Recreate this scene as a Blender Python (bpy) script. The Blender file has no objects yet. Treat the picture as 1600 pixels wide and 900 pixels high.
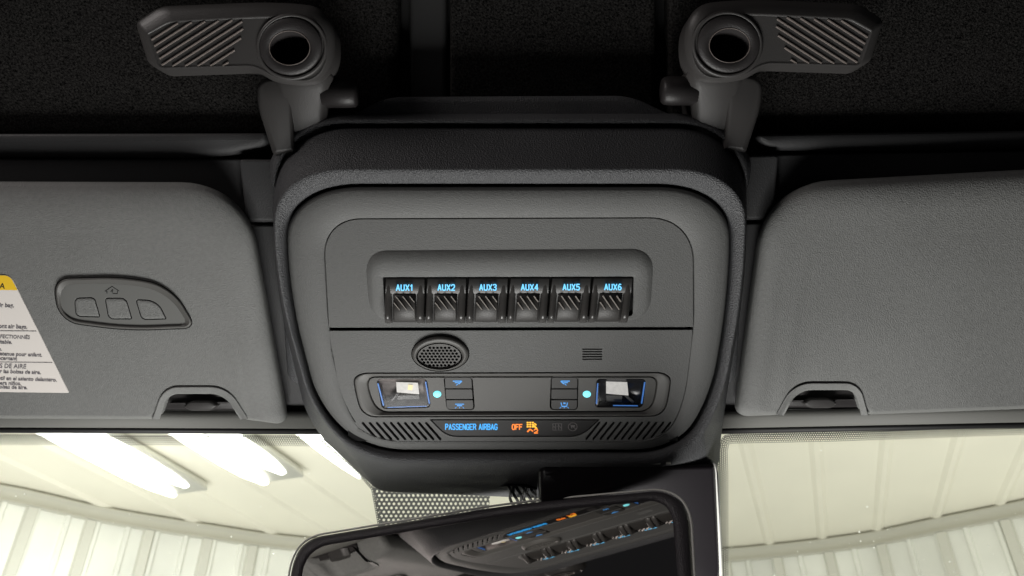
import bpy, bmesh, math, random
from mathutils import Vector, Matrix
random.seed(7)
C = bpy.context.scene.collection
SC = bpy.context.scene

# ------------------------------------------------------------------ frame of reference
# The camera sits in the cab and looks forward and 35 degrees up at the roof console.
# "Console space": px, py on the console's plane (one unit = 0.35 mm), w = height off the roof towards the cab.
S = 0.00035
D = 1256.0
PITCH = math.radians(35)
CAM = Vector((0, 0, 1.5))
RGT = Vector((1, 0, 0)); FWD = Vector((0, math.cos(PITCH), math.sin(PITCH))); UP = Vector((0, -math.sin(PITCH), math.cos(PITCH)))

def pic(x, y, z):
    return CAM + S * (x * RGT + y * FWD + z * UP)

TILT = 0.5      # the console plane leans: nearer the camera at the rear of the roof, farther towards the windscreen

def P(px, py, w, wref=None):
    wr = w if wref is None else wref
    k = (D - wr) / (1 + TILT * (450 - py) / D) / D
    x, z = (px - 800) * k, (450 - py) * k
    return pic(x, D - w - TILT * z, z)

# ------------------------------------------------------------------ camera
cam_d = bpy.data.cameras.new("camera"); cam = bpy.data.objects.new("camera", cam_d); C.objects.link(cam)
cam.location = CAM; cam.rotation_euler = (math.pi / 2 + PITCH, 0, 0)
cam_d.sensor_width = 36; cam_d.lens = 36 * 1256 / 1600
cam_d.clip_start = 0.01; cam_d.clip_end = 200
cam_d.dof.use_dof = True; cam_d.dof.focus_distance = S * (D - 50); cam_d.dof.aperture_fstop = 22
SC.camera = cam

# ------------------------------------------------------------------ world and lamps
world = bpy.data.worlds.new("World"); SC.world = world; world.use_nodes = True
bg = world.node_tree.nodes["Background"]; bg.inputs[0].default_value = (0.92, 0.93, 1.0, 1); bg.inputs[1].default_value = 0.016

def area(name, loc, target, sx, sy, power, col, spread=180):
    l = bpy.data.lights.new(name, 'AREA'); l.shape = 'RECTANGLE'; l.size = sx; l.size_y = sy; l.energy = power; l.color = col
    l.spread = math.radians(spread)
    o = bpy.data.objects.new(name, l); C.objects.link(o); o.location = loc
    o.rotation_euler = (Vector(target) - Vector(loc)).to_track_quat('-Z', 'Y').to_euler()
    return o

CEN = P(800, 480, 0)
area("light_from_dashboard_side", pic(-60, 900, -1700), P(800, 540, 0), 0.42, 0.22, 6.0, (1.0, 0.99, 0.96))
area("light_from_driver_window", pic(-2000, 150, 1300), P(700, 250, 0), 0.30, 0.30, 2.6, (1.0, 0.93, 0.90))
area("garage_upward_fill", (-2.2, 3.6, 0.6), (-1.5, 5.2, 3.6), 4.0, 3.0, 74, (1.0, 1.0, 0.96))  # unseen fill added below the view to brighten the garage ceiling, driver side
area("garage_wall_fill", (-2.6, 2.2, 0.7), (-4.0, 5.4, 2.6), 1.5, 1.5, 95, (1.0, 1.0, 0.95))  # added fill out of view that brightens the left garage wall
area("garage_upward_fill", (3.6, 3.4, 0.6), (3.2, 5.0, 3.6), 4.0, 3.0, 110, (1.0, 1.0, 0.93))  # second added ceiling fill, passenger side, also out of view

SC.view_settings.view_transform = 'Standard'; SC.view_settings.look = 'None'
SC.cycles.use_denoising = True
SC.view_settings.exposure = 0; SC.view_settings.gamma = 1

# ------------------------------------------------------------------ materials
def mat(name, col, rough=0.55, metal=0.0, grain=0.0, gscale=900, emit=None, estr=0.0, mottle=0.0, coat=0.0, spec=0.30, mscale=40, sag=0.0):
    m = bpy.data.materials.new(name); m.use_nodes = True
    nt = m.node_tree; b = nt.nodes["Principled BSDF"]
    b.inputs["Base Color"].default_value = (*col, 1); b.inputs["Roughness"].default_value = rough
    b.inputs["Metallic"].default_value = metal; b.inputs["Specular IOR Level"].default_value = spec
    b.inputs["Coat Weight"].default_value = coat
    tc = nt.nodes.new("ShaderNodeTexCoord")
    if grain:
        n = nt.nodes.new("ShaderNodeTexNoise"); n.inputs["Scale"].default_value = gscale; n.inputs["Detail"].default_value = 3
        n2 = nt.nodes.new("ShaderNodeTexVoronoi"); n2.inputs["Scale"].default_value = gscale * 0.8
        nt.links.new(tc.outputs["Object"], n.inputs["Vector"]); nt.links.new(tc.outputs["Object"], n2.inputs["Vector"])
        ad = nt.nodes.new("ShaderNodeMath"); ad.operation = 'ADD'
        nt.links.new(n.outputs["Fac"], ad.inputs[0]); nt.links.new(n2.outputs["Distance"], ad.inputs[1])
        bp = nt.nodes.new("ShaderNodeBump"); bp.inputs["Strength"].default_value = grain; bp.inputs["Distance"].default_value = 0.0004
        nt.links.new(ad.outputs[0], bp.inputs["Height"]); nt.links.new(bp.outputs["Normal"], b.inputs["Normal"])
        if sag:      # faint hand worn waviness of padded vinyl
            n3 = nt.nodes.new("ShaderNodeTexNoise"); n3.inputs["Scale"].default_value = 13; n3.inputs["Detail"].default_value = 1
            nt.links.new(tc.outputs["Object"], n3.inputs["Vector"]); b3 = nt.nodes.new("ShaderNodeBump"); b3.inputs["Strength"].default_value = sag; b3.inputs["Distance"].default_value = 0.006
            nt.links.new(n3.outputs["Fac"], b3.inputs["Height"]); nt.links.new(b3.outputs["Normal"], bp.inputs["Normal"])
    if mottle:
        n = nt.nodes.new("ShaderNodeTexNoise"); n.inputs["Scale"].default_value = mscale; n.inputs["Detail"].default_value = 5
        nt.links.new(tc.outputs["Object"], n.inputs["Vector"])
        r = nt.nodes.new("ShaderNodeMapRange"); r.inputs["From Min"].default_value = .32; r.inputs["From Max"].default_value = .68; r.inputs["To Min"].default_value = 1 - mottle; r.inputs["To Max"].default_value = 1 + mottle
        nt.links.new(n.outputs["Fac"], r.inputs["Value"])
        mx = nt.nodes.new("ShaderNodeVectorMath"); mx.operation = 'SCALE'; mx.inputs[0].default_value = col
        rr = nt.nodes.new('ShaderNodeMapRange'); rr.inputs['From Min'].default_value = .3; rr.inputs['From Max'].default_value = .7; rr.inputs['To Min'].default_value = rough - .06; rr.inputs['To Max'].default_value = rough + .06
        nt.links.new(n.outputs['Fac'], rr.inputs['Value']); nt.links.new(rr.outputs[0], b.inputs['Roughness'])
        nt.links.new(r.outputs[0], mx.inputs["Scale"]); nt.links.new(mx.outputs[0], b.inputs["Base Color"])
    if emit:
        b.inputs["Emission Color"].default_value = (*emit, 1); b.inputs["Emission Strength"].default_value = estr
    return m

M = {}
M['shell'] = mat('grained dark grey plastic', (0.062, 0.063, 0.066), 0.47, grain=0.75, gscale=1750, mottle=0.06)
M['face'] = mat('fine grained grey plastic', (0.105, 0.106, 0.103), 0.56, grain=0.28, gscale=2000, mottle=0.06, mscale=500)
M['bezel'] = mat('smooth grey plastic', (0.088, 0.086, 0.081), 0.48, grain=0.10, gscale=2600)
M['visor'] = mat('grey vinyl', (0.158, 0.160, 0.155), 0.60, grain=0.50, gscale=1900, mottle=0.08, mscale=500, sag=0.6)
M['header'] = mat('dark grey trim plastic', (0.028, 0.028, 0.029), 0.55, grain=0.2, gscale=1500)
M['rail'] = mat('grey rail plastic', (0.13, 0.13, 0.12), 0.6, grain=0.15, gscale=1500)
M['fabric'] = mat('black woven headliner', (0.011, 0.0105, 0.010), 0.95, grain=0.8, gscale=1500, mottle=1.0, mscale=1000, spec=0.05)
M['trimdark'] = mat('black rubber', (0.012, 0.012, 0.012), 0.6)
M['gap'] = mat('recess shade black', (0.008, 0.008, 0.008), 0.8, spec=0.1)  # near-black colour holds the shade of gaps, slots and hollows
M['latch'] = mat('satin dark brown grey plastic', (0.040, 0.038, 0.037), 0.40, grain=0.12, gscale=2600)
M['latchdark'] = mat('black satin plastic', (0.022, 0.020, 0.020), 0.45, grain=0.15, gscale=1800)
M['skirt'] = mat('smooth dark blue grey plastic', (0.026, 0.028, 0.031), 0.55, grain=0.15, gscale=1800)
M['padrib'] = mat('lit switch rib plastic', (0.22, 0.20, 0.18), 0.4)  # paler than the pad: light caught on the ridges, put into the colour
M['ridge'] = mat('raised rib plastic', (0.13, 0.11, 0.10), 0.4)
M['switch'] = mat('black switch plastic', (0.030, 0.029, 0.028), 0.38, grain=0.08, gscale=2500)
M['switchrail'] = mat('satin switch rail plastic', (0.045, 0.043, 0.041), 0.27)
M['switchpad'] = mat('switch pad plastic', (0.032, 0.030, 0.028), 0.45, grain=0.15, gscale=2500)
M['button'] = mat('dark button plastic', (0.050, 0.049, 0.047), 0.5)
M['strip'] = mat('smoked indicator strip', (0.022, 0.021, 0.021), 0.4, spec=0.12)
M['blue'] = mat('backlit blue lettering', (0.02, 0.1, 0.2), 0.5, emit=(0.16, 0.62, 1.0), estr=1.25)
M['blue2'] = mat('backlit deep blue lettering', (0.02, 0.1, 0.2), 0.5, emit=(0.03, 0.42, 1.0), estr=1.1)
M['blue3'] = mat('backlit soft blue symbol', (0.02, 0.1, 0.2), 0.5, emit=(0.10, 0.38, 0.9), estr=0.8)
M['orange'] = mat('backlit orange lettering', (0.2, 0.05, 0.01), 0.5, emit=(1.0, 0.23, 0.02), estr=1.2)
M['amber'] = mat('backlit amber symbol', (0.2, 0.1, 0.01), 0.5, emit=(1.0, 0.50, 0.03), estr=1.3)
M['dim'] = mat('unlit grey symbol', (0.13, 0.12, 0.12), 0.5)
M['cyan'] = mat('lit cyan lamp', (0.2, 0.6, 0.6), 0.5, emit=(0.22, 0.85, 0.95), estr=1.15)
M['edgeblue'] = mat('blue light guide', (0.05, 0.15, 0.4), 0.3, emit=(0.10, 0.33, 0.95), estr=0.30)
M['led'] = mat('white lamp diffuser', (0.50, 0.49, 0.47), 0.4, emit=(1.0, 0.97, 0.92), estr=0.32, mottle=0.12, mscale=500)
M['ledy'] = mat('warm lamp chip', (0.8, 0.7, 0.4), 0.4, emit=(1.0, 0.85, 0.5), estr=0.35)
M['reflector'] = mat('lamp reflector', (0.13, 0.115, 0.11), 0.5, metal=0.2, mottle=0.5, mscale=120)
M['reflectordark'] = mat('dark lamp well', (0.02, 0.02, 0.022), 0.18)
M['label'] = mat('white label film', (0.72, 0.68, 0.64), 0.5)
M['yellow'] = mat('yellow label band', (0.80, 0.52, 0.03), 0.5)
M['ink'] = mat('grey print', (0.16, 0.15, 0.16), 0.6)
M['inkdark'] = mat('black moulded print', (0.02, 0.02, 0.02), 0.6)
M['mirror'] = mat('mirror silver', (0.52, 0.49, 0.47), 0.02, metal=1.0)
M['mirrorframe'] = mat('mirror frame plastic', (0.040, 0.036, 0.040), 0.42, grain=0.5, gscale=1400)
M['paleedge'] = mat('pale edge strip', (0.62, 0.62, 0.58), 0.4, coat=0.2)
M['sensor'] = mat('glossy black plastic', (0.012, 0.010, 0.012), 0.32, spec=0.22)
M['cable'] = mat('black braided cable', (0.012, 0.012, 0.012), 0.5, grain=0.6, gscale=1200)
M['ceiling'] = mat('cream ribbed metal ceiling', (0.80, 0.775, 0.67), 0.55, mottle=0.03, mscale=1.5)
M['wall'] = mat('white ribbed metal wall', (0.82, 0.83, 0.78), 0.5, mottle=0.12, mscale=1.3)
M['beam'] = mat('grey ceiling trim', (0.52, 0.51, 0.44), 0.6)
M['tube'] = mat('lit strip lamp', (0.9, 0.9, 0.9), 0.5, emit=(1.0, 1.0, 0.94), estr=5.0)
M['opener'] = mat('grey pod plastic', (0.135, 0.136, 0.130), 0.5)
M['batten'] = mat('grey batten paint', (0.66, 0.66, 0.60), 0.5)
M['lampbody'] = mat('white lamp housing', (0.85, 0.85, 0.80), 0.5)
M['pale'] = mat('pale glint', (0.6, 0.6, 0.55), 0.5)  # painted glints on top of the sensor housing
M['dust'] = mat('dust speck', (0.9, 0.9, 0.85), 0.7)

def glass_mat(name, gloss, tint=(1, 1, 1), rough=0.03):
    m = bpy.data.materials.new(name); m.use_nodes = True; nt = m.node_tree; nt.nodes.clear()
    o = nt.nodes.new("ShaderNodeOutputMaterial"); mx = nt.nodes.new("ShaderNodeMixShader")
    t = nt.nodes.new("ShaderNodeBsdfTransparent"); t.inputs[0].default_value = (*tint, 1)
    g = nt.nodes.new("ShaderNodeBsdfGlossy"); g.inputs["Roughness"].default_value = rough
    mx.inputs[0].default_value = gloss
    nt.links.new(t.outputs[0], mx.inputs[1]); nt.links.new(g.outputs[0], mx.inputs[2]); nt.links.new(mx.outputs[0], o.inputs[0])
    return m
M['glass'] = glass_mat('windscreen glass', 0.04, (0.97, 0.98, 0.95))
M['lens'] = glass_mat('clear lamp lens', 0.012, rough=0.2)

def frit_mat(name, pitch, radius, fade=None):
    """black ceramic print with a grid of clear dots (object space, u = x, v = y, metres)"""
    m = bpy.data.materials.new(name); m.use_nodes = True; nt = m.node_tree; nt.nodes.clear()
    N = nt.nodes.new; L = nt.links.new
    o = N("ShaderNodeOutputMaterial"); mx = N("ShaderNodeMixShader"); t = N("ShaderNodeBsdfTransparent")
    p = N("ShaderNodeBsdfPrincipled"); p.inputs["Base Color"].default_value = (0.03, 0.03, 0.028, 1); p.inputs["Roughness"].default_value = 0.5
    tc = N("ShaderNodeTexCoord"); sep = N("ShaderNodeSeparateXYZ"); L(tc.outputs["UV"], sep.inputs[0])
    def math_(op, a, b=None, c=None):
        n = N("ShaderNodeMath"); n.operation = op
        for i, v in enumerate((a, b, c)):
            if v is None: continue
            if isinstance(v, (int, float)): n.inputs[i].default_value = v
            else: L(v, n.inputs[i])
        return n.outputs[0]
    v = math_('DIVIDE', sep.outputs[1], pitch * 0.86)
    row = math_('FLOOR', v)
    off = math_('MULTIPLY', math_('MODULO', math_('ABSOLUTE', row), 2.0), 0.5)
    u = math_('ADD', math_('DIVIDE', sep.outputs[0], pitch), off)
    du = math_('SUBTRACT', math_('FRACT', u), 0.5); dv = math_('MULTIPLY', math_('SUBTRACT', math_('FRACT', v), 0.5), 0.86)
    dist = math_('SQRT', math_('ADD', math_('MULTIPLY', du, du), math_('MULTIPLY', dv, dv)))
    if fade:      # clear dots grow away from the roof: v = 0 at the edge
        rr = math_('ADD', math_('MULTIPLY', sep.outputs[1], fade), radius)
        f = math_('LESS_THAN', dist, rr)
    else:
        f = math_('LESS_THAN', dist, radius)
    L(f, mx.inputs[0]); L(p.outputs[0], mx.inputs[1]); L(t.outputs[0], mx.inputs[2]); L(mx.outputs[0], o.inputs[0])
    return m
M['frit'] = frit_mat('dotted ceramic print', 7.4, 0.275)
M['fritfine'] = frit_mat('fine dotted ceramic print', 3.6, 0.24, 0.012)

# ------------------------------------------------------------------ mesh helpers
def root(name, label, cat, at, group=None, kind=None):
    o = bpy.data.objects.new(name, None); C.objects.link(o); o.location = at; o.empty_display_size = 0.02
    tag(o, label, cat, group, kind); return o

def tag(o, label=None, cat=None, group=None, kind=None):
    if label: o['label'] = label
    if cat: o['category'] = cat
    if group: o['group'] = group
    if kind: o['kind'] = kind
    return o

def worldloc(o):
    v = Vector((0, 0, 0))
    while o: v = v + o.location; o = o.parent
    return v

class MB:
    def __init__(s): s.v = []; s.f = []; s.flat = set()
    def add(s, pts):
        i = len(s.v); s.v += [Vector(p) for p in pts]; return list(range(i, len(s.v)))
    def face(s, idx, flat=False):
        if flat: s.flat.add(len(s.f))
        s.f.append(tuple(idx))
    def loft(s, rings, closed=True, cap0=False, cap1=False):
        ids = [s.add(r) for r in rings]; n = len(rings[0])
        for a, b in zip(ids, ids[1:]):
            for i in range(n if closed else n - 1):
                j = (i + 1) % n
                s.face((a[i], a[j], b[j], b[i]))
        if cap0: s.face(ids[0][::-1])
        if cap1: s.face(ids[-1])
        return s
    def bar(s, p, q, width, w0, w1, wref=None, taper=0.75):
        (x0, y0), (x1, y1) = p, q; l = math.hypot(x1 - x0, y1 - y0) or 1; nx, ny = -(y1 - y0) / l * width / 2, (x1 - x0) / l * width / 2
        wr = w1 if wref is None else wref; t = taper
        a = s.add([P(x, y, w0, wr) for x, y in ((x0 + nx, y0 + ny), (x1 + nx, y1 + ny), (x1 - nx, y1 - ny), (x0 - nx, y0 - ny))])
        b = s.add([P(x, y, w1, wr) for x, y in ((x0 + nx * t, y0 + ny * t), (x1 + nx * t, y1 + ny * t), (x1 - nx * t, y1 - ny * t), (x0 - nx * t, y0 - ny * t))])
        for i in range(4): s.face((a[i], a[(i + 1) % 4], b[(i + 1) % 4], b[i]), True)
        s.face(b, True); s.face(a[::-1], True)
    def box(s, x0, y0, x1, y1, w0, w1, wref=None):
        wr = w1 if wref is None else wref
        q = ((x0, y0), (x1, y0), (x1, y1), (x0, y1))
        a = s.add([P(x, y, w0, wr) for x, y in q]); b = s.add([P(x, y, w1, wr) for x, y in q])
        for i in range(4): s.face((a[i], a[(i + 1) % 4], b[(i + 1) % 4], b[i]), True)
        s.face(b, True); s.face(a[::-1], True)
    def tube(s, pts, r, seg=8, cap=True):
        rings = []
        for i, p in enumerate(pts):
            d = (Vector(pts[min(i + 1, len(pts) - 1)]) - Vector(pts[max(i - 1, 0)])).normalized()
            a = d.orthogonal().normalized() if i == 0 else (a - d * a.dot(d)).normalized()
            b = d.cross(a); rr = r[i] if isinstance(r, (list, tuple)) else r
            rings.append([Vector(p) + rr * (math.cos(t) * a + math.sin(t) * b) for t in [2 * math.pi * k / seg for k in range(seg)]])
        s.loft(rings, True, cap, cap)
    def build(s, name, m, parent=None, label=None, origin=None, recalc=True):
        o0 = worldloc(parent) if parent else (Vector(origin) if origin is not None else sum(s.v, Vector()) / len(s.v))
        me = bpy.data.meshes.new(name); me.from_pydata([v - o0 for v in s.v], [], s.f)
        for i, p in enumerate(me.polygons): p.use_smooth = i not in s.flat
        if recalc:
            bm = bmesh.new(); bm.from_mesh(me); bmesh.ops.recalc_face_normals(bm, faces=bm.faces); bm.to_mesh(me); bm.free()
        me.materials.append(m if not isinstance(m, str) else M[m])
        o = bpy.data.objects.new(name, me); C.objects.link(o)
        if parent: o.parent = parent
        else: o.location = o0
        if label: o['label'] = label
        return o

def lp(corners, inset=0.0, seg=10):
    """closed outline through straight edges and soft corners (x, y, tangent length); clockwise as seen from the cab"""
    n = len(corners); pts = [(c[0], c[1]) for c in corners]; t = [c[2] for c in corners]
    if inset:
        ns = []
        for i in range(n):
            (x0, y0), (x1, y1) = pts[i], pts[(i + 1) % n]; l = math.hypot(x1 - x0, y1 - y0)
            ns.append((-(y1 - y0) / l, (x1 - x0) / l))     # inward, y down, clockwise on screen
        q = []; tt = []
        for i in range(n):
            a, b = ns[i - 1], ns[i]; dd = 1 + a[0] * b[0] + a[1] * b[1]
            mx, my = (a[0] + b[0]) / dd, (a[1] + b[1]) / dd
            q.append((pts[i][0] + mx * inset, pts[i][1] + my * inset))
            ca = max(-1, min(1, a[0] * b[0] + a[1] * b[1])); ang = math.acos(ca)
            cr = a[0] * b[1] - a[1] * b[0]
            tt.append(max(0.5, t[i] - math.copysign(1, cr) * inset * math.tan(ang / 2)))
        pts, t = q, tt
    out = []
    for i in range(n):
        p = Vector(pts[i]); a = Vector(pts[i - 1]); b = Vector(pts[(i + 1) % n])
        ta = min(t[i], (a - p).length * 0.49); tb = min(t[i], (b - p).length * 0.49)
        s0 = p + (a - p).normalized() * ta; s1 = p + (b - p).normalized() * tb
        h = 0.6; c0 = s0.lerp(p, h); c1 = s1.lerp(p, h)
        for k in range(seg + 1):
            u = k / seg; v = 1 - u
            out.append(tuple(v**3 * s0 + 3 * v * v * u * c0 + 3 * v * u * u * c1 + u**3 * s1))
    return out

def lerp_loop(a, b, t): return [(x0 + (x1 - x0) * t, y0 + (y1 - y0) * t) for (x0, y0), (x1, y1) in zip(a, b)]
def ring(loop, w, wref=None): return [P(x, y, w, wref) for x, y in loop]
def ell(cx, cy, rx, ry, n=48, rot=0.0):
    return [(cx + rx * math.cos(a) * math.cos(rot) - ry * math.sin(a) * math.sin(rot), cy + rx * math.cos(a) * math.sin(rot) + ry * math.sin(a) * math.cos(rot)) for a in [2 * math.pi * k / n for k in range(n)]]

def curve_to_mesh(cd):
    o = bpy.data.objects.new("tmp", cd); C.objects.link(o)
    dg = bpy.context.evaluated_depsgraph_get(); dg.update()
    me = bpy.data.meshes.new_from_object(o.evaluated_get(dg)); bpy.data.objects.remove(o); bpy.data.curves.remove(cd)
    return me

def plate(name, loops, w, th, m, parent, bev=0.7, label=None, wref=None):
    """flat plate with through holes: loops[0] the outline, the others holes; front face at height w"""
    cd = bpy.data.curves.new(name, 'CURVE'); cd.dimensions = '2D'; cd.fill_mode = 'BOTH'
    for lo in loops:
        sp = cd.splines.new('POLY'); sp.points.add(len(lo) - 1)
        for i, (x, y) in enumerate(lo):
            k = (D - (w if wref is None else wref)) / (1 + TILT * (450 - y) / D) / D
            sp.points[i].co = ((x - 800) * k, (450 - y) * k, 0, 1)
        sp.use_cyclic_u = True
    cd.extrude = th / 2 - bev; cd.bevel_depth = bev; cd.bevel_resolution = 1; cd.offset = -bev
    me = curve_to_mesh(cd)
    o0 = worldloc(parent) if parent else P(sum(p[0] for p in loops[0]) / len(loops[0]), sum(p[1] for p in loops[0]) / len(loops[0]), w)
    for v in me.vertices:
        x, y, z = v.co; v.co = pic(x, D - w + th / 2 - z - TILT * y, y) - o0
    for p in me.polygons: p.use_smooth = False
    me.materials.clear(); me.materials.append(M[m])
    me.name = name
    o = bpy.data.objects.new(name, me); C.objects.link(o)
    if parent: o.parent = parent
    else: o.location = o0
    if label: o['label'] = label
    return o

def text(s, cx, cy, wd, ht, w, m, parent, name='lettering', bold=0.0, right=None, slant=0.0, th=0.5, rot=0.0, label=None):
    """lettering fitted to a box wd x ht (ht = height of the glyphs) at cx, cy, or ending at x = right"""
    cd = bpy.data.curves.new(name, 'FONT'); cd.body = s; cd.size = 1; cd.extrude = 0.02; cd.offset = bold; cd.resolution_u = 3
    me = curve_to_mesh(cd)
    xs = [v.co.x for v in me.vertices]; ys = [v.co.y for v in me.vertices]
    x0, x1, y0, y1 = min(xs), max(xs), min(ys), max(ys)
    cap = 0.72
    sy = ht / (cap if y0 < -0.05 or y1 < 0.6 else (y1 - y0)); sx = wd / (x1 - x0) if wd else sy
    yb = 0 if y0 < -0.05 else y0
    if right is not None: cx = right - (x1 - x0) * sx / 2
    o0 = worldloc(parent); cr, sr = math.cos(rot), math.sin(rot)
    for v in me.vertices:
        lx = (v.co.x - (x0 + x1) / 2) * sx; ly = -((v.co.y - yb) * sy - ht / 2); lx -= slant * ly
        px = cx + lx * cr - ly * sr; py = cy + lx * sr + ly * cr
        v.co = P(px, py, w + (th if v.co.z > 0 else 0), w) - o0
    me.materials.clear(); me.materials.append(M[m]); me.name = name
    o = bpy.data.objects.new(name, me); C.objects.link(o); o.parent = parent
    if label: o['label'] = label
    return o

GL = {'A': [[(0, 1), (.5, 0), (1, 1)], [(.2, .68), (.8, .68)]], 'U': [[(0, 0), (0, .75), (.2, 1), (.8, 1), (1, .75), (1, 0)]], 'X': [[(0, 0), (1, 1)], [(1, 0), (0, 1)]],
      '1': [[(.1, .25), (.55, 0), (.55, 1)]], '2': [[(0, .22), (.2, 0), (.8, 0), (1, .25), (.9, .5), (0, 1), (1, 1)]], '3': [[(0, .1), (.3, 0), (.8, 0), (1, .22), (.8, .46), (.4, .48)], [(.8, .46), (1, .75), (.8, 1), (.25, 1), (0, .88)]],
      '4': [[(.75, 1), (.75, 0), (0, .7), (1, .7)]], '5': [[(.95, 0), (.12, 0), (.05, .46), (.7, .4), (1, .68), (.75, 1), (.2, 1), (0, .88)]], '6': [[(.9, .05), (.45, 0), (.1, .3), (0, .7), (.25, 1), (.75, 1), (1, .72), (.75, .45), (.3, .45), (.05, .65)]],
      'P': [[(0, 1), (0, 0), (.75, 0), (1, .25), (.75, .54), (0, .54)]], 'S': [[(1, .15), (.75, 0), (.25, 0), (0, .22), (.2, .46), (.8, .54), (1, .78), (.75, 1), (.25, 1), (0, .85)]],
      'E': [[(1, 0), (0, 0), (0, 1), (1, 1)], [(0, .5), (.85, .5)]], 'N': [[(0, 1), (0, 0), (1, 1), (1, 0)]], 'G': [[(1, .18), (.75, 0), (.25, 0), (0, .25), (0, .75), (.25, 1), (.8, 1), (1, .8), (1, .55), (.55, .55)]],
      'R': [[(0, 1), (0, 0), (.75, 0), (1, .25), (.75, .52), (0, .52)], [(.55, .52), (1, 1)]], 'I': [[(.5, 0), (.5, 1)]], 'B': [[(0, 0), (.75, 0), (.95, .24), (.75, .48), (0, .48)], [(.75, .48), (1, .74), (.75, 1), (0, 1), (0, 0)]],
      'O': [[(0, .25), (.25, 0), (.75, 0), (1, .25), (1, .75), (.75, 1), (.25, 1), (0, .75), (0, .25)]], 'F': [[(1, 0), (0, 0), (0, 1)], [(0, .48), (.85, .48)]]}
def strokes(s, x0, y0, wd, ht, w, m, parent, gw=None, gap=.42, th=.4, sw=1.6, name='lettering'):
    """narrow bold capitals from strokes; x0, y0 the upper left corner, wd the whole width"""
    adv = {' ': .45, 'I': .25, '1': .75}
    tot = sum(adv.get(c, 1) for c in s) + gap * (len(s) - 1); u = (wd - sw) / tot
    b = MB(); x = x0 + sw / 2; n = 0
    for c in s:
        a = adv.get(c, 1)
        for pl in GL.get(c, []):
            for (ax, ay), (bx_, by_) in zip(pl, pl[1:]):
                if c == 'I': ax = bx_ = .5
                p = [x + ax * a * u, y0 + sw / 2 + ay * (ht - sw)]; q = [x + bx_ * a * u, y0 + sw / 2 + by_ * (ht - sw)]
                l = math.hypot(q[0] - p[0], q[1] - p[1]) or 1; ex = sw * .28 / l; dx, dy = (q[0] - p[0]) * ex, (q[1] - p[1]) * ex
                n += 1; b.bar((p[0] - dx, p[1] - dy), (q[0] + dx, q[1] + dy), sw, w - .2, w + th + .015 * (n % 5), w, 1.0)
        x += (a + gap) * u
    return b.build(name, m, parent)

# ------------------------------------------------------------------ the cab roof (setting)
def panel(name, corners, w, depth, inset, m, kind='structure', label=None):
    b = MB(); lo = [lp(corners, i) for i in (0, inset * .15, inset * .45, inset)]
    b.loft([ring(lo[0], w - depth, w), ring(lo[0], w - depth * .5, w), ring(lo[1], w - depth * .15, w), ring(lo[2], w - depth * .03, w), ring(lo[3], w, w)], cap1=True)
    o = b.build(name, m); o['kind'] = kind
    if label: o['label'] = label
    return o

b = MB(); b.box(-500, -450, 2100, 668, -120, -96); o = b.build('roof_shell', 'trimdark'); tag(o, 'black underside of the cab roof behind the trim', 'roof', kind='structure')
o = panel('roof_panel', [(-460, -500, 5), (622, -500, 5), (622, 214, 30), (-460, 214, 5)], -60, 30, 18, 'fabric'); tag(o, 'black fabric roof panel above the driver visor', 'roof panel')
o = panel('roof_panel', [(702, -500, 5), (1026, -500, 5), (1026, 200, 10), (702, 200, 10)], -64, 30, 10, 'fabric'); tag(o, 'narrow black fabric roof panel between the two latches', 'roof panel')
o = panel('roof_panel', [(1044, -500, 5), (2060, -500, 5), (2060, 200, 5), (1044, 212, 30)], -60, 30, 18, 'fabric'); tag(o, 'black fabric roof panel above the passenger visor', 'roof panel')
o = panel('roof_seal', [(636, -500, 4), (698, -500, 4), (698, 210, 4), (640, 210, 4)], -72, 14, 8, 'trimdark'); tag(o, 'dark grey rubber seal strip between roof panels', 'seal')
o = panel('panel_lip', [(-460, 208, 5), (416, 206, 5), (420, 226, 16), (340, 245, 60), (-460, 240, 5)], -34, 22, 12, 'header'); tag(o, 'dark rounded lip of roof panel above driver visor', 'trim')
o = panel('panel_lip', [(1178, 208, 14), (2060, 196, 5), (2060, 226, 5), (1290, 233, 60), (1196, 232, 26)], -34, 22, 12, 'header'); tag(o, 'dark rounded lip of roof panel above passenger visor', 'trim')
o = panel('header_beam', [(-460, 247, 5), (404, 247, 5), (404, 640, 5), (-460, 640, 5)], -44, 20, 4, 'header'); tag(o, 'dark grey header beam behind the driver visor', 'header')
o = panel('header_beam', [(1188, 241, 5), (2060, 228, 5), (2060, 640, 5), (1188, 640, 5)], -44, 20, 4, 'header'); tag(o, 'dark grey header beam behind the passenger visor', 'header')
o = panel('bracket_cover', [(372, 248, 8), (470, 248, 4), (480, 346, 4), (384, 346, 8)], -26, 20, 5, 'header'); tag(o, 'dark plastic bracket cover left of the console', 'cover')
o = panel('bracket_cover', [(1120, 243, 4), (1218, 241, 8), (1210, 342, 8), (1120, 344, 4)], -26, 20, 5, 'header'); tag(o, 'dark plastic bracket cover right of the console', 'cover')
o = panel('pillar_trim', [(384, 350, 4), (500, 350, 4), (520, 664, 4), (384, 664, 4)], -34, 20, 5, 'header'); tag(o, 'dark trim in the gap between driver visor and console', 'trim')
o = panel('pillar_trim', [(1090, 350, 4), (1214, 346, 4), (1214, 660, 4), (1090, 664, 4)], -34, 20, 5, 'header'); tag(o, 'dark trim in the gap between passenger visor and console', 'trim')

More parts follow.
